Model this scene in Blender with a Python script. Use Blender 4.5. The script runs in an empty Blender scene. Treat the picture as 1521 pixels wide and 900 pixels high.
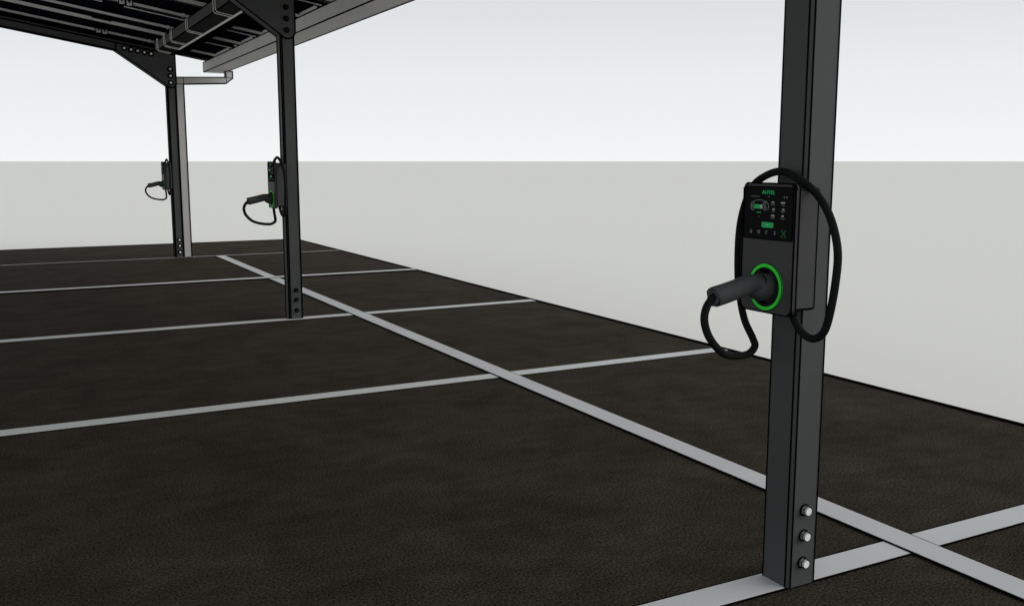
import bpy, bmesh, math, random
from mathutils import Vector, Matrix
random.seed(4)
S = bpy.context.scene
COL = S.collection
R = math.radians

# ---------------------------------------------------------------- materials
def new_mat(name):
    m = bpy.data.materials.new(name); m.use_nodes = True
    nt = m.node_tree; b = nt.nodes['Principled BSDF']
    return m, nt, b

def paint(name, col, rough=.55, spec=.12, metal=0.0, var=.10, scale=35, emit=None, es=0.0, bump=0.0):
    m, nt, b = new_mat(name)
    b.inputs['Roughness'].default_value = rough
    b.inputs['Specular IOR Level'].default_value = spec
    b.inputs['Metallic'].default_value = metal
    tc = nt.nodes.new('ShaderNodeTexCoord')
    n = nt.nodes.new('ShaderNodeTexNoise'); n.inputs['Scale'].default_value = scale; n.inputs['Detail'].default_value = 5
    r = nt.nodes.new('ShaderNodeValToRGB')
    r.color_ramp.elements[0].position = .3; r.color_ramp.elements[1].position = .7
    r.color_ramp.elements[0].color = [c * (1 - var) for c in col] + [1]
    r.color_ramp.elements[1].color = [min(1, c * (1 + var)) for c in col] + [1]
    nt.links.new(tc.outputs['Object'], n.inputs['Vector'])
    nt.links.new(n.outputs['Fac'], r.inputs['Fac']); nt.links.new(r.outputs['Color'], b.inputs['Base Color'])
    if bump:
        bp = nt.nodes.new('ShaderNodeBump'); bp.inputs['Strength'].default_value = bump; bp.inputs['Distance'].default_value = .0006
        n2 = nt.nodes.new('ShaderNodeTexNoise'); n2.inputs['Scale'].default_value = 900
        nt.links.new(tc.outputs['Object'], n2.inputs['Vector'])
        nt.links.new(n2.outputs['Fac'], bp.inputs['Height']); nt.links.new(bp.outputs['Normal'], b.inputs['Normal'])
    if emit:
        b.inputs['Emission Color'].default_value = list(emit) + [1]; b.inputs['Emission Strength'].default_value = es
    return m

M = {}
M['steel'] = paint('anthracite_powder_coat', (.070, .0745, .072), var=.06, scale=3, bump=.15)
M['line'] = paint('black_edge', (.004, .004, .004), rough=1, spec=0)
M['gutter'] = paint('grey_gutter_metal', (.66, .645, .62), rough=.6, var=.05, scale=4)
M['pipe'] = paint('grey_downpipe_metal', (.50, .49, .47), rough=.6, var=.05, scale=4)
M['alu'] = paint('mill_aluminium', (.86, .86, .85), rough=.5, spec=.3, var=.06, scale=12)
M['zinc'] = paint('bright_zinc', (.95, .95, .94), rough=.4, spec=.5, var=.03)
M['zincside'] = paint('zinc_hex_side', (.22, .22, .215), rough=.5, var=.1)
M['shadebolt'] = paint('bolt_painted_shade', (.006, .006, .006), rough=.6, spec=.1)  # middle post's bolts: shadow painted in as a near-black colour
M['beam'] = paint('beam_coat', (.046, .047, .044), var=.06, scale=3)
M['beamshade'] = paint('beam_painted_shade', (.014, .015, .014), rough=.9, spec=.03)  # shade under the roof beams, put into the colour
M['black'] = paint('black_frame', (.004, .004, .005), rough=1, spec=0)
M['plate'] = paint('charger_face', (.060, .059, .060), rough=.5, spec=.10, var=.05, scale=20, bump=.2)
M['body'] = paint('charger_body', (.064, .064, .066), rough=.6, spec=.10, var=.05, scale=20, bump=.2)
M['screen'] = paint('screen_glass', (.012, .012, .0125), rough=.9, spec=0, var=.02)
M['socket'] = paint('socket_plastic', (.030, .027, .030), rough=.6, spec=.08)
M['plug'] = paint('plug_rubber', (.058, .059, .060), rough=.65, spec=.10, var=.05, scale=60)
M['cable'] = paint('cable_rubber', (.0095, .0098, .0098), rough=.7, spec=.05)
M['ring'] = paint('green_light_ring', (.025, .42, .03), rough=.45, spec=.1, emit=(.02, .34, .022), es=.34)
M['green'] = paint('screen_green', (.01, .25, .06), emit=(.012, .33, .085), es=.28)
M['greendim'] = paint('screen_dim_green', (.01, .10, .03), emit=(.008, .13, .03), es=.7)
M['white'] = paint('screen_white', (.2, .2, .2), emit=(.2, .2, .2), es=.4)
M['grey'] = paint('screen_grey', (.09, .095, .095), emit=(.09, .10, .10), es=.4)
M['mark'] = paint('white_line_paint', (.57, .57, .55), rough=.8, spec=.05, var=.05, scale=2.2)
M['marklong'] = paint('white_line_paint_row', (.545, .54, .528), rough=.8, spec=.05, var=.05, scale=2.2)

def asphalt():
    m, nt, b = new_mat('dark_asphalt')
    b.inputs['Roughness'].default_value = .95; b.inputs['Specular IOR Level'].default_value = .02
    tc = nt.nodes.new('ShaderNodeTexCoord')
    def noise(scale, detail, stretch=None):
        n = nt.nodes.new('ShaderNodeTexNoise'); n.inputs['Scale'].default_value = scale; n.inputs['Detail'].default_value = detail
        if stretch:
            mp = nt.nodes.new('ShaderNodeMapping'); mp.inputs['Scale'].default_value = stretch
            nt.links.new(tc.outputs['Object'], mp.inputs['Vector']); nt.links.new(mp.outputs['Vector'], n.inputs['Vector'])
        else:
            nt.links.new(tc.outputs['Object'], n.inputs['Vector'])
        return n
    def ramp(src, p0, c0, p1, c1):
        r = nt.nodes.new('ShaderNodeValToRGB'); e = r.color_ramp.elements
        e[0].position = p0; e[0].color = list(c0) + [1]; e[1].position = p1; e[1].color = list(c1) + [1]
        nt.links.new(src, r.inputs['Fac']); return r.outputs['Color']
    def mul(a, c):
        x = nt.nodes.new('ShaderNodeMix'); x.data_type = 'RGBA'; x.blend_type = 'MULTIPLY'; x.inputs['Factor'].default_value = 1
        nt.links.new(a, x.inputs['A']); nt.links.new(c, x.inputs['B']); return x.outputs['Result']
    base = ramp(noise(2.1, 7).outputs['Fac'], .32, (.0325, .0278, .0200), .68, (.0450, .0386, .0282))
    med = ramp(noise(13, 7, (.6, 1, 1)).outputs['Fac'], .28, (.80, .80, .80), .72, (1.16, 1.16, 1.14))
    fine = ramp(noise(140, 8).outputs['Fac'], .37, (.36, .36, .36), .65, (1.62, 1.61, 1.56))
    patch = ramp(noise(4.2, 8).outputs['Fac'], .34, (.93, .925, .915), .66, (1.07, 1.07, 1.07))
    c = mul(mul(mul(base, patch), med), fine)
    sp = nt.nodes.new('ShaderNodeTexVoronoi'); sp.inputs['Scale'].default_value = 26
    nt.links.new(tc.outputs['Object'], sp.inputs['Vector'])
    spk = ramp(sp.outputs['Distance'], .035, (.05, .045, .036), .06, (0, 0, 0))
    gate = ramp(noise(5, 2).outputs['Fac'], .60, (0, 0, 0), .72, (1, 1, 1))
    ad = nt.nodes.new('ShaderNodeMix'); ad.data_type = 'RGBA'; ad.blend_type = 'ADD'; ad.inputs['Factor'].default_value = .7
    nt.links.new(c, ad.inputs['A']); nt.links.new(mul(spk, gate), ad.inputs['B'])
    nt.links.new(ad.outputs['Result'], b.inputs['Base Color'])
    bp = nt.nodes.new('ShaderNodeBump'); bp.inputs['Strength'].default_value = .3; bp.inputs['Distance'].default_value = .003
    nt.links.new(noise(120, 5).outputs['Fac'], bp.inputs['Height']); nt.links.new(bp.outputs['Normal'], b.inputs['Normal'])
    return m
M['asphalt'] = asphalt()

def plain_ground():
    m, nt, b = new_mat('pale_ground')
    b.inputs['Roughness'].default_value = 1.0; b.inputs['Specular IOR Level'].default_value = 0.0
    b.inputs['Base Color'].default_value = (.775, .752, .680, 1)
    return m
M['ground'] = plain_ground()

def pv_glass():
    m, nt, b = new_mat('solar_cells')
    b.inputs['Roughness'].default_value = 1; b.inputs['Specular IOR Level'].default_value = 0
    tc = nt.nodes.new('ShaderNodeTexCoord')
    br = nt.nodes.new('ShaderNodeTexBrick'); br.offset = 0.0
    br.inputs['Scale'].default_value = 1.0
    br.inputs['Brick Width'].default_value = .182; br.inputs['Row Height'].default_value = .182
    br.inputs['Mortar Size'].default_value = .003; br.inputs['Mortar Smooth'].default_value = 0
    br.inputs['Color1'].default_value = (.006, .007, .013, 1); br.inputs['Color2'].default_value = (.004, .005, .008, 1)
    br.inputs['Mortar'].default_value = (.03, .032, .04, 1)
    nt.links.new(tc.outputs['Object'], br.inputs['Vector']); nt.links.new(br.outputs['Color'], b.inputs['Base Color'])
    return m
M['pv'] = pv_glass()

# ---------------------------------------------------------------- mesh helpers
def box(bm, x0, x1, y0, y1, z0, z1, mi=0):
    v = [bm.verts.new((x, y, z)) for x in (x0, x1) for y in (y0, y1) for z in (z0, z1)]
    for f in ((0, 1, 3, 2), (4, 6, 7, 5), (0, 4, 5, 1), (2, 3, 7, 6), (0, 2, 6, 4), (1, 5, 7, 3)):
        bm.faces.new([v[i] for i in f]).material_index = mi

SL = -.167
def slopebox(bm, x0, x1, y0, y1, a0, a1, mi=0):
    """a box lying along the roof slope: z = a + SL*x"""
    v = [bm.verts.new((x, y, a + SL * x)) for x in (x0, x1) for y in (y0, y1) for a in (a0, a1)]
    for f in ((0, 1, 3, 2), (4, 6, 7, 5), (0, 4, 5, 1), (2, 3, 7, 6), (0, 2, 6, 4), (1, 5, 7, 3)):
        bm.faces.new([v[i] for i in f]).material_index = mi

def prism(bm, pts, axis, lo, hi, mi=0):
    """extrude a 2-D polygon; axis 'y': pts are (x,z); axis 'x': pts are (y,z); axis 'z': (x,y)"""
    def P(p, t):
        return {'y': (p[0], t, p[1]), 'x': (t, p[0], p[1]), 'z': (p[0], p[1], t)}[axis]
    a = [bm.verts.new(P(p, lo)) for p in pts]; b = [bm.verts.new(P(p, hi)) for p in pts]
    n = len(pts)
    bm.faces.new(a).material_index = mi; bm.faces.new(b[::-1]).material_index = mi
    for i in range(n):
        bm.faces.new((a[i], b[i], b[(i + 1) % n], a[(i + 1) % n])).material_index = mi

def tube(bm, path, rad, seg=12, mi=0, caps=True):
    path = [Vector(p) for p in path]; n = len(path)
    rads = rad if isinstance(rad, (list, tuple)) else [rad] * n
    t0 = (path[1] - path[0]).normalized()
    up = Vector((0, 0, 1)) if abs(t0.z) < .9 else Vector((1, 0, 0))
    nrm = (up - t0 * up.dot(t0)).normalized(); rings = []
    for i, p in enumerate(path):
        t = (path[min(i + 1, n - 1)] - path[max(i - 1, 0)]).normalized()
        nrm = (nrm - t * nrm.dot(t)).normalized(); bn = t.cross(nrm)
        rings.append([bm.verts.new(p + (nrm * math.cos(2 * math.pi * k / seg) + bn * math.sin(2 * math.pi * k / seg)) * rads[i]) for k in range(seg)])
    for a, b in zip(rings, rings[1:]):
        for k in range(seg):
            f = bm.faces.new((a[k], a[(k + 1) % seg], b[(k + 1) % seg], b[k])); f.smooth = True; f.material_index = mi
    if caps:
        bm.faces.new(rings[0][::-1]).material_index = mi; bm.faces.new(rings[-1]).material_index = mi

def spline(pts, k=10):
    pts = [Vector(p) for p in pts]; out = []
    for i in range(len(pts) - 1):
        p0, p1, p2, p3 = pts[max(i - 1, 0)], pts[i], pts[i + 1], pts[min(i + 2, len(pts) - 1)]
        for j in range(k):
            t = j / k
            out.append(.5 * ((2 * p1) + (p2 - p0) * t + (2 * p0 - 5 * p1 + 4 * p2 - p3) * t * t + (3 * p1 - p0 - 3 * p2 + p3) * t ** 3))
    out.append(pts[-1]); return out

def edge_trim(bm, w, mi=1, thr=30, keep=None):
    """dark seam beads laid on the sharp edges of a shape"""
    bmesh.ops.recalc_face_normals(bm, faces=bm.faces[:])
    segs = []
    for e in bm.edges:
        if len(e.link_faces) == 2 and e.calc_face_angle(0) < R(thr): continue
        a, b = e.verts[0].co.copy(), e.verts[1].co.copy()
        if keep and not keep(a, b): continue
        segs.append((a, b))
    for a, b in segs:
        d = (b - a)
        if d.length < 1e-6: continue
        d.normalize(); up = Vector((0, 0, 1)) if abs(d.z) < .9 else Vector((0, 1, 0))
        s = d.cross(up).normalized() * w; u = s.cross(d).normalized() * w
        a2 = a - d * w * .8; b2 = b + d * w * .8
        r0 = [bm.verts.new(a2 + q) for q in (s + u, s - u, -s - u, -s + u)]
        r1 = [bm.verts.new(b2 + q) for q in (s + u, s - u, -s - u, -s + u)]
        for k in range(4):
            bm.faces.new((r0[k], r0[(k + 1) % 4], r1[(k + 1) % 4], r1[k])).material_index = mi
        bm.faces.new(r0[::-1]).material_index = mi; bm.faces.new(r1).material_index = mi

def obj(name, bm, mats, parent=None, loc=None, recalc=True):
    if recalc: bmesh.ops.recalc_face_normals(bm, faces=bm.faces[:])
    me = bpy.data.meshes.new(name); bm.to_mesh(me); bm.free()
    for m in (mats if isinstance(mats, (list, tuple)) else [mats]): me.materials.append(m)
    o = bpy.data.objects.new(name, me); COL.objects.link(o)
    if parent: o.parent = parent
    if loc: o.location = loc
    return o

def thing(name, label, cat, loc=(0, 0, 0), group=None):
    o = bpy.data.objects.new(name, None); COL.objects.link(o); o.empty_display_size = .2
    o.location = loc; o['label'] = label; o['category'] = cat
    if group: o['group'] = group
    return o

def structure(o): o['kind'] = 'structure'; return o
B = bmesh.new

# ---------------------------------------------------------------- ground, asphalt pad, painted lines
b = B(); G = 20000
for f in [[(-G, -G, -.03), (G, -G, -.03), (G, G, -.03), (-G, G, -.03)]]:
    b.faces.new([b.verts.new(p) for p in f])
structure(obj('ground', b, M['ground']))

PX, PY = 3.815, 13.80
b = B(); box(b, -1.6, PX, -.75, PY, -.029, 0)
edge_trim(b, .009, keep=lambda p, q: p.z > -.01 and q.z > -.01)
structure(obj('parking_pavement', b, [M['asphalt'], M['line']]))

def marking(name, x0, x1, y0, y1, z, mat, o=.008):
    b = B()
    box(b, x0 - o, x1 + o, y0 - o, y1 + o, z - .0035, z - .0015, 1)
    box(b, x0, x1, y0, y1, z - .003, z, 0)
    return structure(obj(name, b, [mat, M['line']]))
for yc, z in ((-.42, .004), (1.834, .004), (4.42, .004), (6.755, .004), (9.26, .0125), (11.79, .004)):
    far = yc > 10
    marking('bay_line', -1.58, PX - .012, yc - (.013 if far else .048), yc + (.013 if far else .048), z, M['mark'], .034 if far else .008 if yc < 8 else .016)
marking('row_line', 2.264, 2.364, -.7, 11.74, .008, M['marklong'], .007)

# ---------------------------------------------------------------- the solar carport
POSTS = [(1.775, 1.778, .0017, M['zinc']), (1.797, 6.742, .0042, M['shadebolt']), (1.815, 11.794, .0065, M['zinc'])]
PW = .0925
A_RAFT0, A_RAFT1 = 2.565, 2.645
A_RAIL0, A_RAIL1 = 2.750, 2.785
cp = thing('solar_carport', 'dark steel carport on three posts with solar panel roof and grey gutter', 'carport', (1.82, 1.826, 0))
CP0 = Vector(cp.location)
def part(name, b, mats, parent=None):
    """part of the carport, built in world coordinates"""
    o = obj(name, b, mats, parent or cp)
    if parent is None: o.location = -CP0
    return o

def bolt(b, x, y, z, head, r=.0135, ring=1.22):
    """flanged hex bolt standing out of a face that looks towards -y"""
    n = 24
    prism(b, [(x + r * ring * math.cos(2 * math.pi * k / n), z + r * ring * math.sin(2 * math.pi * k / n)) for k in range(n)], 'y', y - .003, y + .002, 1)
    h = bmesh.new()
    prism(h, [(x + r * 1.04 * math.cos(math.pi * (k + .5) / 3), z + r * 1.04 * math.sin(math.pi * (k + .5) / 3)) for k in range(6)], 'y', y - .0125, y - .0025, 2)
    edge_trim(h, .0006, thr=30)
    tmp = bpy.data.meshes.new('tmp'); h.to_mesh(tmp); h.free(); b.from_mesh(tmp); bpy.data.meshes.remove(tmp)
    prism(b, [(x + r * .82 * math.cos(2 * math.pi * k / n), z + r * .82 * math.sin(2 * math.pi * k / n)) for k in range(n)], 'y', y - .0170, y - .0120, 0)
    rim = [(x + r * .82 * math.cos(2 * math.pi * k / n), y - .0168, z + r * .82 * math.sin(2 * math.pi * k / n)) for k in range(n + 1)]
    tube(b, rim, .0008, 5, 1, caps=False)

for x, y, lw, head in POSTS:
    ztop = A_RAFT1 + SL * (x + PW) - .012
    c = .0095
    pl = [(x + c, y), (x + PW, y), (x + PW, y + PW), (x, y + PW), (x, y + c)]
    b = B(); prism(b, pl, 'z', .001, ztop)
    # chamfer seams on the front left corner, plain arrises elsewhere
    edge_trim(b, lw)
    post = part('support_post', b, [M['steel'], M['line']])
    for z in (.210, .140, .065):
        b = B(); bolt(b, x + (.0482 if y < 5 else .0525), y, z + (.0025 if y < 5 else 0), head, ring=1.22 if y < 9 else 1.95)
        o = part('foot_bolt', b, [head, M['line'], M['zincside'] if head is M['zinc'] else M['shadebolt']], post)
        if head is M['shadebolt']: o['label'] = 'hex bolt at the foot of the post, darkened by painted shade'
    # rafter, from the post up to the high end of the roof
    xc = x + PW / 2
    b = B(); slopebox(b, -1.5, xc + .05, y + .002, y + PW - .002, A_RAFT0, A_RAFT1); edge_trim(b, lw * 1.15)
    part('rafter', b, [M['steel'], M['line']])
    # knee gusset, rounded over its lowest bolt
    zb, rr = 2.008, .0525
    a_top = A_RAFT1 - .004
    low = Vector((xc - .575, A_RAFT0 + SL * (xc - .575) - .006))
    ctr = Vector((xc + .003, zb))
    d = low - ctr; L = d.length; base = math.atan2(d.y, d.x); off = math.acos(rr / L)
    a0 = base + off  # tangent point below/left of the round end
    pts = [(low.x + .008, a_top + SL * (low.x + .008)), (xc + .0555, a_top + SL * (xc + .0555)), (ctr.x + rr, ctr.y)]
    ang = 0.0; end = a0 - 2 * math.pi if a0 > 0 else a0
    for k in range(1, 13):
        t = ang + (end - ang) * k / 12
        pts.append((ctr.x + rr * math.cos(t), ctr.y + rr * math.sin(t)))
    pts.append((low.x, low.y))
    b = B(); prism(b, pts, 'y', y - .013, y + PW + .013); edge_trim(b, lw)
    gus = part('gusset_plate', b, [M['steel'], M['line']])
    bp = [(xc - .005, 2.163), (xc - .005, 2.087), (xc - .005, 2.011)]
    bp += [(xc - .485 + .0705 * k, A_RAFT1 - .045 + SL * (xc - .485 + .0705 * k)) for k in range(5)]
    for bx, bz in bp:
        b = B(); bolt(b, bx, y - .013, bz, head, r=.0165, ring=1.22 if y < 9 else 1.95)
        o = part('gusset_bolt', b, [head, M['line'], M['zincside'] if head is M['zinc'] else M['shadebolt']], gus)
        if head is M['shadebolt']: o['label'] = 'hex bolt in the knee gusset, darkened by painted shade'

Y0, Y1 = 1.10, 12.32
# beams along the row
for bx in (1.722, -1.2):
    b = B(); slopebox(b, bx, bx + .158, Y0, 11.90, 2.648, 2.748); edge_trim(b, .0045)
    bm_ = part('roof_beam', b, [M['beam'], M['line']])
    b = B(); slopebox(b, bx + .142, bx + .162, Y0, 11.25, 2.639, 2.645)
    part('beam_lip', b, [M['alu']], bm_)
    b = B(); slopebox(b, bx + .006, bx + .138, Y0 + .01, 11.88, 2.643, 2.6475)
    part('beam_shade_sheet', b, [M['beamshade']], bm_)  # thin dark sheet added to paint shade on the beam's underside
b = B(); slopebox(b, 1.888, 2.005, Y0, 11.90, 2.664, 2.745); part('cable_tray', b, [M['black']])

# rails down the slope, with clamps, brackets and u-bolts
MAIN = [12.02 - 2.24 * k for k in range(5)]           # clamped rails
SIDE = [10.70 - 2.24 * k for k in range(5)]           # bracketed rails
JOINT = [11.28 - 2.25 * k for k in range(5)]          # rails below a panel joint
for yy in MAIN + SIDE + JOINT:
    b = B(); slopebox(b, -1.48, 1.80 if yy in JOINT else 2.52, yy - .018, yy + .018, A_RAIL0, A_RAIL1); edge_trim(b, .004, thr=60)
    rail = part('mounting_rail', b, [M['alu'], M['line']])
    if yy in MAIN:
        for cx in (1.142, 1.206):
            z0 = A_RAIL0 + SL * cx - .014
            w, hh = .027, .056
            b = B()
            prism(b, [(cx - w, z0), (cx + w, z0), (cx + w, z0 + hh), (cx + w * .55, z0 + hh), (cx, z0 + hh * .5), (cx - w * .55, z0 + hh), (cx - w, z0 + hh)], 'y', yy - .031, yy - .0225); edge_trim(b, .0035)
            part('rail_clamp', b, [M['zinc'], M['line']], rail)
    if yy not in JOINT:
        b = B(); z0 = A_RAIL0 + SL * 1.67
        box(b, 1.672, 1.680, yy - .031, yy - .0225, z0 - .006, z0 + .034); box(b, 1.680, 1.694, yy - .031, yy - .0225, z0 + .022, z0 + .034)
        box(b, 1.680, 1.690, yy - .031, yy - .0225, z0 + .006, z0 + .013)
        for dx in (.030, .052):
            tube(b, [(1.672 + dx, yy - .034, z0 + .014), (1.672 + dx, yy - .0225, z0 + .014)], .006, 6)
        part('rail_bracket', b, [M['zinc']], rail)
HOOKS = [11.66, 11.16, 10.72, 9.79, 8.48, 7.55, 6.24, 5.31, 4.0, 3.07, 1.76]
for yy in HOOKS:
    b = B(); x0 = 1.714; zt = A_RAIL0 + SL * x0 + .012; zb = 2.639 + SL * x0
    leg = [(x0 + .138, zb - .026), (x0 + .03, zb - .008), (x0 + .012, zb - .003), (x0 + .004, zb + .008), (x0, zb + .022), (x0, zt - .006)]
    path = [(x, yy - .043, z) for x, z in leg] + [(x0, yy - .040, zt), (x0, yy + .040, zt)] + [(x, yy + .043, z) for x, z in leg[::-1]]
    tube(b, path, .0040, 8)
    part('u_bolt', b, [M['zinc']])

# solar panels: four rows up the slope, ten across
rows = [(1.131, 2.56), (-.175, 1.129), (-1.495, -.177)]
step = 1.122
for x0, x1 in rows:
    for k in range(10):
        y1 = Y1 - step * k; y0 = y1 - step + .006
        b = B(); slopebox(b, x0 + .01, x1 - .01, y0 + .01, y1 - .01, A_RAIL1 + .012, A_RAIL1 + .032)
        p = part('solar_panel', b, [M['pv']])
        b = B(); w = .030; f0, f1 = A_RAIL1 + .001, A_RAIL1 + .036
        slopebox(b, x0, x0 + w + .012, y0, y1, f0 - .004, f1); slopebox(b, x1 - w - .02, x1, y0, y1, f0 - .004, f1)
        slopebox(b, x0 + w + .012, x1 - w - .02, y0, y0 + w, f0, f1); slopebox(b, x0 + w + .012, x1 - w - .02, y1 - w, y1, f0, f1)
        slopebox(b, x0 + .07, x1 - w - .09, y0 + .010, y0 + .022, A_RAIL1 - .009, A_RAIL1 - .001, 1)
        if x0 > 1: slopebox(b, x1 - .135, x1 - .115, y0 + .16, y1 - .16, A_RAIL1 - .004, A_RAIL1 + .010, 1)
        part('panel_frame', b, [M['black'], M['alu']], p)
b = B(); slopebox(b, -1.495, 2.56, Y1 + .002, Y1 + .04, 2.722, 2.815); slopebox(b, -1.495, 2.50, Y1 - .022, Y1 - .001, 2.726, 2.738, 1)
part('end_fascia', b, [M['black'], M['beam']])

# gutter: an open trough along the low edge
gx0, gx1, gz0, gz1, gy0, gy1 = 2.28, 2.513, 2.170, 2.280, 1.10, 12.06
b = B(); t = .004
prism(b, [(gx0, gz0), (gx1, gz0), (gx1, gz1), (gx1 - t, gz1), (gx1 - t, gz0 + t), (gx0 + t, gz0 + t), (gx0 + t, gz1), (gx0, gz1)], 'y', gy0, gy1)
box(b, gx0 + t + .0005, gx1 - t - .0005, gy1 - .006, gy1 - .001, gz0 + t + .0005, gz1 - .001); box(b, gx0 + t + .0005, gx1 - t - .0005, gy0 + .001, gy0 + .006, gz0 + t + .0005, gz1 - .001)
edge_trim(b, .0042, keep=lambda p, q: not (gx0 + .001 < p.x < gx1 - .001 and gx0 + .001 < q.x < gx1 - .001))
part('gutter', b, [M['gutter'], M['line']])

# rectangular downpipe: outlet, elbow, run back to the far post, drop to the ground
b = B()
dy0, dy1 = 11.800, 11.872
sx0, sx1 = 2.485, 2.563
hz0, hz1 = 2.003, 2.078
prism(b, [(1.916, .004), (2.002, .004), (2.002, hz0), (sx0 + .004, hz0 + .026), (sx1, hz0 + .085), (sx1, gz0 - .001), (sx0, gz0 - .001), (sx0, hz1 + .02), (1.916, hz1)], 'y', dy0, dy1)
edge_trim(b, .0055)
# mitre seams
for p, q in (((sx0, dy0 - .001, hz1 + .02), (sx0 + .004, dy0 - .001, hz0 + .026)), ((sx0, dy0 - .001, hz1 + .02), (sx1, dy0 - .001, hz0 + .085)), ((1.916, dy0 - .001, hz0), (2.002, dy0 - .001, hz0)), ((2.002, dy0 - .001, hz0), (2.002, dy0 - .001, hz1))):
    tube(b, [p, q], .0032, 4, 1)
part('downpipe', b, [M['pipe'], M['line']])

# ---------------------------------------------------------------- charging stations
# local frame: +x runs from the outside towards the post (x = 0 is the post face), y along the row, z up
def rrect(hw, z0, z1, r, n=7):
    out = []
    for cy, cz, a in ((hw - r, z1 - r, 0), (-hw + r, z1 - r, 90), (-hw + r, z0 + r, 180), (hw - r, z0 + r, 270)):
        for k in range(n + 1):
            t = R(a + 90 * k / n); out.append((cy + r * math.cos(t), cz + r * math.sin(t)))
    return out

def text_mesh(name, body, size, mat, parent, x, yc, zc, depth=.0006, bold=0.0):
    cu = bpy.data.curves.new(name, 'FONT'); cu.body = body; cu.size = size; cu.align_x = 'CENTER'; cu.align_y = 'CENTER'
    cu.extrude = depth; cu.offset = bold
    tmp = bpy.data.objects.new('tmp_text', cu); COL.objects.link(tmp)
    dg = bpy.context.evaluated_depsgraph_get()
    me = bpy.data.meshes.new_from_object(tmp.evaluated_get(dg)); bpy.data.objects.remove(tmp)
    # text x -> -y (read from -x side), text y -> z
    me.transform(Matrix(((0, 0, -1, x), (-1.18, 0, 0, yc), (0, 1, 0, zc), (0, 0, 0, 1))))
    me.name = name; me.materials.clear(); me.materials.append(mat)
    o = bpy.data.objects.new(name, me); COL.objects.link(o); o.parent = parent
    return o

F = -.09            # x of the face plate's front
cs = thing('charging_station', 'large nearest grey wall charger, its display readable, hung on the post at right', 'charger', (1.775, 1.806, 0), 'wall chargers on the carport posts')
b = B(); box(b, -.0775, -.0005, -.080, .080, .757, 1.056)
bmesh.ops.bevel(b, geom=b.edges[:], offset=.004, segments=1, affect='EDGES')
edge_trim(b, .0013, thr=40)
obj('housing', b, [M['body'], M['line']], cs)
b = B(); prism(b, rrect(.0905, .7455, 1.0665, .013), 'x', F, -.0770)
es = [e for e in b.edges if abs(e.verts[0].co.x - F) < 1e-5 and abs(e.verts[1].co.x - F) < 1e-5]
bmesh.ops.bevel(b, geom=es, offset=.003, segments=2, affect='EDGES')
edge_trim(b, .0017, thr=35)
obj('face_plate', b, [M['plate'], M['line']], cs)
b = B(); prism(b, rrect(.0850, .9287, 1.0580, .007), 'x', F - .0018, F + .001); edge_trim(b, .0011, thr=50)
scr = obj('display', b, [M['screen'], M['line']], cs)
D = F - .0024
text_mesh('brand_lettering', 'AUTEL', .0128, M['green'], scr, D, 0, 1.0442, bold=.00018)
# car drawing with a battery level
b = B()
def strip(path, r, mi=0): tube(b, [(D, p[0], p[1]) for p in path], r, 5, mi)
arc = [(.0295 + .031 * math.cos(t), 1.0125 + .0125 * math.sin(t)) for t in [math.pi * (1.0 - k / 14) for k in range(15)]]
strip([(-y + .059, z) for y, z in arc], .0009)
strip([(.0605, 1.0125), (.0612, 1.007), (.058, 1.0015)], .0009); strip([(-.0015, 1.0125), (-.0025, 1.007), (.001, 1.0015)], .0009)
for cy, cz in ((.0545, 1.0035), (.0545, 1.0150), (.0105, 1.0045), (.0125, 1.0158)):
    strip([(cy + .0042 * math.cos(k * math.pi / 6), cz + .0045 * math.sin(k * math.pi / 6)) for k in range(13)], .0011)
obj('car_icon', b, [M['grey']], scr)
b = B(); box(b, D - .0004, D + .0006, .0280, .0485, 1.0035, 1.0135, 0); box(b, D - .0004, D + .0006, .0200, .0278, 1.0035, 1.0135, 1)
obj('battery_icon', b, [M['green'], M['white']], scr)
# small read-outs: two columns of three, a value over a caption
rng = random.Random(7)
def microtext(b, yl, z, n, hgt, mi):
    y = yl
    for k in range(n):
        w = rng.choice((.0012, .0017, .0022)); box(b, D - .0003, D + .0006, y - w, y, z - hgt / 2, z + hgt / 2 * rng.choice((.7, 1)), mi); y -= w + .0007
RM = [M['white'], M['grey'], M['greendim']]
for (ya, za, na), (yb, zb, nb) in zip(((-.012, 1.0207, 4), (-.044, 1.0206, 6), (-.015, 1.0042, 3), (-.049, 1.0042, 3), (-.012, .988, 4), (-.048, .9883, 3)),
                                      ((-.010, 1.0148, 7), (-.047, 1.0146, 4), (-.0145, .9987, 4), (-.045, .9987, 6), (-.0105, .982, 6), (-.045, .9821, 6))):
    b = B(); microtext(b, ya, za, na, .0040, 0); microtext(b, yb, zb, nb, .0019, 1)
    obj('readout', b, RM, scr)
for yl, z, n in ((.062, 1.0339, 13), (.002, 1.0338, 3)):
    b = B(); microtext(b, yl, z, n, .0016, 1); obj('status_text', b, RM, scr)
for yy in (-.0545, -.0630):
    b = B(); box(b, D - .0003, D + .0006, yy - .0016, yy + .0012, 1.0322, 1.0362, 1); obj('signal_icon', b, RM, scr)
b = B(); microtext(b, .0400, .9942, 7, .0030, 2); obj('charge_text', b, RM, scr)
b = B(); box(b, D - .0003, D + .0006, .030, .0315, .983, .9845, 1); obj('page_dot', b, RM, scr)
b = B(); prism(b, rrect(.0200, .9575, .9708, .0018, 3), 'x', D - .0004, D + .0008); obj('start_button', b, [M['green']], scr)
b = B()
for k in range(3): box(b, D - .0008, D - .0004, -.0035 + k * .0028 - .001, -.0035 + k * .0028 + .001, .9625, .966, 0)
obj('button_lettering', b, [M['white']], scr)
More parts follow.
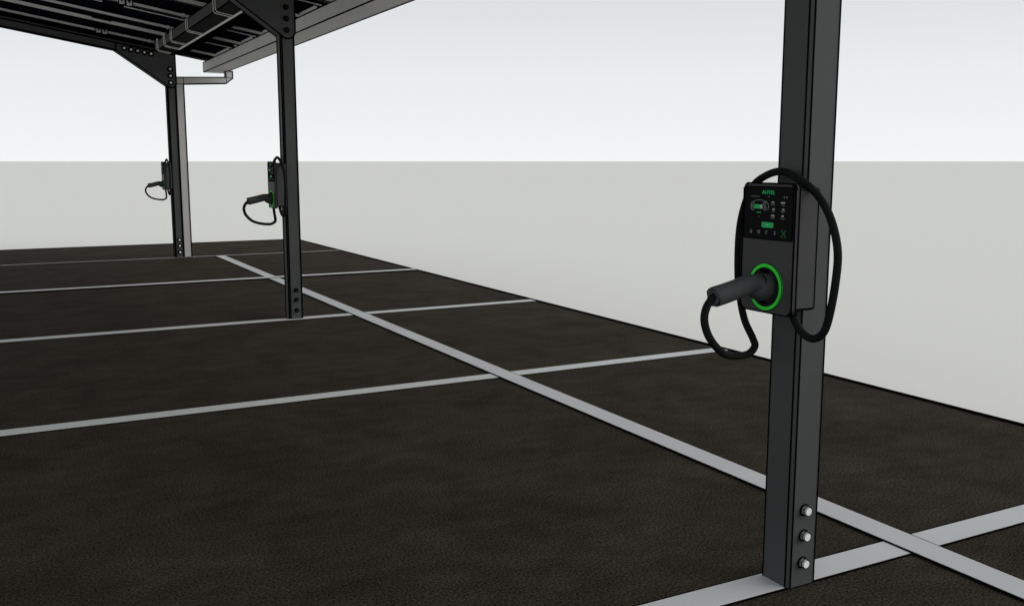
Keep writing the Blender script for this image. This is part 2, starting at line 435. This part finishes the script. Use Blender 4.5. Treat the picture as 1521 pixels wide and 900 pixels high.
for i, cy in enumerate((.0578, .0296, .0023, -.0265)):
    b = B()
    def loop(r, a0, a1, w): tube(b, [(D, cy + r * math.cos(R(a0 + (a1 - a0) * k / 12)), .9458 + r * math.sin(R(a0 + (a1 - a0) * k / 12))) for k in range(13)], w, 5)
    if i == 0:
        tube(b, [(D, cy, .9505), (D, cy + .0032, .9462), (D, cy + .0026, .9425), (D, cy, .9412), (D, cy - .0026, .9425), (D, cy - .0032, .9462), (D, cy, .9505)], .0007, 5); box(b, D - .0005, D + .0005, cy - .001, cy + .001, .943, .946)
    elif i == 1:
        loop(.0040, 0, 360, .0008); box(b, D - .0005, D + .0005, cy - .0022, cy + .001, .9455, .9475)
    elif i == 2:
        loop(.0038, -120, 150, .0008); box(b, D - .0005, D + .0005, cy - .0015, cy + .003, .9478, .9492)
    else:
        tube(b, [(D, cy, .9408), (D, cy, .9508), (D, cy - .0025, .9482), (D, cy + .0025, .9434)], .0007, 5); tube(b, [(D, cy, .9408), (D, cy - .0025, .9434), (D, cy + .0025, .9482)], .0007, 5)
    obj('status_icon', b, [M['grey']], scr)
b = B(); cy = -.0567
for sy, sz in ((1, 1), (1, -1), (-1, 1), (-1, -1)):
    tube(b, [(D, cy + sy * .0070, .9456 + sz * .0045), (D, cy + sy * .0066, .9456 + sz * .0074), (D, cy + sy * .0030, .9456 + sz * .0082)], .0006, 5)
for yy, rr_ in ((.003, .0028), (0, .0032), (-.003, .0028)):
    tube(b, [(D, cy + yy, .9456 - rr_), (D, cy + yy - .0009, .9456), (D, cy + yy, .9456 + rr_)], .0005, 5)
obj('card_symbol', b, [M['greendim']], scr)
# socket and light ring
zc = .8095
def circ(r, x, n=48, y=0.0, z=zc): return [(x, y + r * math.cos(2 * math.pi * k / n), z + r * math.sin(2 * math.pi * k / n)) for k in range(n + 1)]
def annulus(bm, r0, r1, x0, x1, mi=0, n=48):
    prof = [(r0, x0), (r1, x0), (r1, x1), (r0, x1)]
    rg = [[bm.verts.new((x, r * math.cos(2 * math.pi * k / n), zc + r * math.sin(2 * math.pi * k / n))) for r, x in prof] for k in range(n)]
    for k in range(n):
        for j in range(4):
            bm.faces.new((rg[k][j], rg[k][(j + 1) % 4], rg[(k + 1) % n][(j + 1) % 4], rg[(k + 1) % n][j])).material_index = mi
b = B(); annulus(b, .0488, .0592, F - .0035, F + .002)
tube(b, circ(.0594, F - .0030), .0010, 6, 1, caps=False); tube(b, circ(.0486, F - .0032), .0013, 6, 1, caps=False)
obj('light_ring', b, [M['ring'], M['line']], cs)
b = B(); n = 40
prism(b, [(.0484 * math.cos(2 * math.pi * k / n), zc + .0484 * math.sin(2 * math.pi * k / n)) for k in range(n)], 'x', F - .0012, F + .002)
box(b, F - .014, F - .001, -.010, .008, zc + .032, zc + .044, 1)
box(b, F - .006, F - .001, -.012, .012, zc - .043, zc - .037, 1)
tube(b, circ(.0415, F - .0014), .0008, 5, 1, caps=False)
obj('socket', b, [M['socket'], M['line']], cs)
# the plug, held in the socket
P = [(-.256, 0, .7945, .0200), (-.2540, 0, .795, .0230), (-.235, 0, .7985, .0232), (-.200, 0, .8060, .0229), (-.170, 0, .8135, .0228), (-.148, 0, .8185, .0226), (-.134, 0, .8190, .0228), (-.124, 0, .8175, .0238), (-.1205, 0, .8140, .0290), (-.114, 0, .8115, .0315), (-.108, 0, .8110, .0322), (-.0935, 0, .8100, .0325)]
sm = spline([p[:3] for p in P], 4); rad = [v.x * 1.09 for v in spline([(p[3], 0, 0) for p in P], 4)]
b = B(); tube(b, sm, rad, 28)
for x0, x1, dy, dz in ((-.116, -.098, -.0305, .000),):
    box(b, x0, x1, dy - .0015, dy + .004, .8095 + dz - .0018, .8095 + dz + .0018, 1)
box(b, -.122, -.100, -.006, .006, .8385, .8435, 0)
# seam at the grip's end and at the collar
tube(b, [(-.2465, .0226 * math.cos(R(a)), .7972 + .0226 * math.sin(R(a))) for a in range(60, 301, 12)], .0006, 5, 1, caps=False)
tube(b, [(-.0955, .0322 * math.cos(R(a)), .8102 + .0322 * math.sin(R(a))) for a in range(0, 361, 10)], .0007, 5, 1, caps=False)
tube(b, [(-.131 + .010 * (a - 180) / 90, .0252 * math.cos(R(a)), .8160 + .0255 * math.sin(R(a))) for a in range(205, 275, 10)], .0007, 5, 1)
obj('plug', b, [M['plug'], M['line']], cs)
# cable: out of the housing, over the top and down to the plug
CAB = [(.05, -.0540, .765), (.05, -.0574, .7397), (.048, -.0847, .7065), (.044, -.1163, .6927), (.043, -.1480, .7080), (.043, -.1662, .7476), (.042, -.1812, .8372), (.040, -.1805, .9166), (.037, -.1477, .9938), (.037, -.0974, 1.0479), (.038, -.0295, 1.0839), (.038, .0175, 1.0950), (.039, .0638, 1.0861), (.040, .1109, 1.0596), (.042, .1417, 1.0063), (.045, .1555, .9348), (.046, .1547, .8363), (.046, .1431, .7653), (.047, .1205, .7051), (.050, .0839, .6623), (.060, .0642, .6440), (.095, .0520, .6290), (.170, .0231, .6370), (.235, -.0100, .6590), (.277, -.0144, .6990), (.290, -.0095, .7400), (.279, -.0030, .7720), (.256, 0, .7950), (.250, 0, .7960)]
b = B(); tube(b, spline([(-u, v, z) for u, v, z in CAB], 8), .0097, 14)
obj('cable', b, [M['cable']], cs)
b = B(); tube(b, [(-.05, -.0540, .7575), (-.05, -.0560, .741)], [.0125, .0125], 6); obj('cable_gland', b, [M['cable']], cs)

def copy_tree(o, parent=None):
    c = o.copy(); COL.objects.link(c)
    if parent: c.parent = parent
    for ch in list(o.children): copy_tree(ch, c)
    return c
for loc, lab in (((1.797, 6.770, .052), 'middle wall charger, seen nearly edge-on, on the post with foot bolts darkened by painted shade'),
                 ((1.815, 11.824, .049), 'smallest farthest wall charger, seen edge-on, on the post with the grey downpipe')):
    c = copy_tree(cs); c.location = loc; c['label'] = lab

# ---------------------------------------------------------------- sky and light
w = bpy.data.worlds.new('World'); S.world = w; w.use_nodes = True
nt = w.node_tree; nt.nodes.clear()
SUN_EL, SUN_AZ = 23, 120     # azimuth clockwise from +y: behind the camera, to the right
sky = nt.nodes.new('ShaderNodeTexSky'); sky.sky_type = 'NISHITA'; sky.sun_disc = False
sky.sun_elevation = R(SUN_EL); sky.sun_rotation = R(SUN_AZ); sky.air_density = 1.0; sky.dust_density = 4.0
bg1 = nt.nodes.new('ShaderNodeBackground'); bg1.inputs['Strength'].default_value = .10
hs = nt.nodes.new('ShaderNodeHueSaturation'); hs.inputs['Saturation'].default_value = .35
nt.links.new(sky.outputs['Color'], hs.inputs['Color']); nt.links.new(hs.outputs['Color'], bg1.inputs['Color'])
# overcast veil: bright at the horizon, greyer overhead
tc = nt.nodes.new('ShaderNodeTexCoord'); sx = nt.nodes.new('ShaderNodeSeparateXYZ')
nt.links.new(tc.outputs['Generated'], sx.inputs['Vector'])
rp = nt.nodes.new('ShaderNodeValToRGB'); e = rp.color_ramp.elements
e[0].position = 0; e[0].color = (.95, .965, .975, 1)
e[1].position = 1; e[1].color = (.50, .55, .62, 1)
for p, c in ((.028, (.915, .930, .940)), (.082, (.853, .885, .895)), (.123, (.800, .822, .845)), (.164, (.735, .760, .785)), (.3, (.60, .64, .69))):
    q = e.new(p); q.color = list(c) + [1]
nt.links.new(sx.outputs['Z'], rp.inputs['Fac'])
bg2 = nt.nodes.new('ShaderNodeBackground'); bg2.inputs['Strength'].default_value = 1.0
nt.links.new(rp.outputs['Color'], bg2.inputs['Color'])
mx = nt.nodes.new('ShaderNodeMixShader'); mx.inputs['Fac'].default_value = .95
out = nt.nodes.new('ShaderNodeOutputWorld')
nt.links.new(bg1.outputs['Background'], mx.inputs[1]); nt.links.new(bg2.outputs['Background'], mx.inputs[2])
nt.links.new(mx.outputs['Shader'], out.inputs['Surface'])

ld = bpy.data.lights.new('sun', 'SUN'); ld.energy = 1.7; ld.angle = R(70); ld.color = (1, .97, .93)
lo = bpy.data.objects.new('sun', ld); COL.objects.link(lo); lo.location = (5, -8, 10)
sd = Vector((math.sin(R(SUN_AZ)) * math.cos(R(SUN_EL)), math.cos(R(SUN_AZ)) * math.cos(R(SUN_EL)), math.sin(R(SUN_EL))))
lo.rotation_euler = sd.to_track_quat('Z', 'Y').to_euler()

# ---------------------------------------------------------------- camera
cd = bpy.data.cameras.new('camera'); cam = bpy.data.objects.new('camera', cd); COL.objects.link(cam)
cd.sensor_fit = 'HORIZONTAL'; cd.sensor_width = 36; cd.lens = 1427.2177 / 1521 * 36
cd.clip_start = .05; cd.clip_end = 60000
cam.location = (0, 0, 1.12); cam.rotation_euler = (R(90 - 8.3704), 0, R(-28.1072))
S.camera = cam
S.view_settings.view_transform = 'Standard'; S.view_settings.look = 'None'
S.view_settings.exposure = 0; S.view_settings.gamma = 1; S.view_settings.use_curve_mapping = False
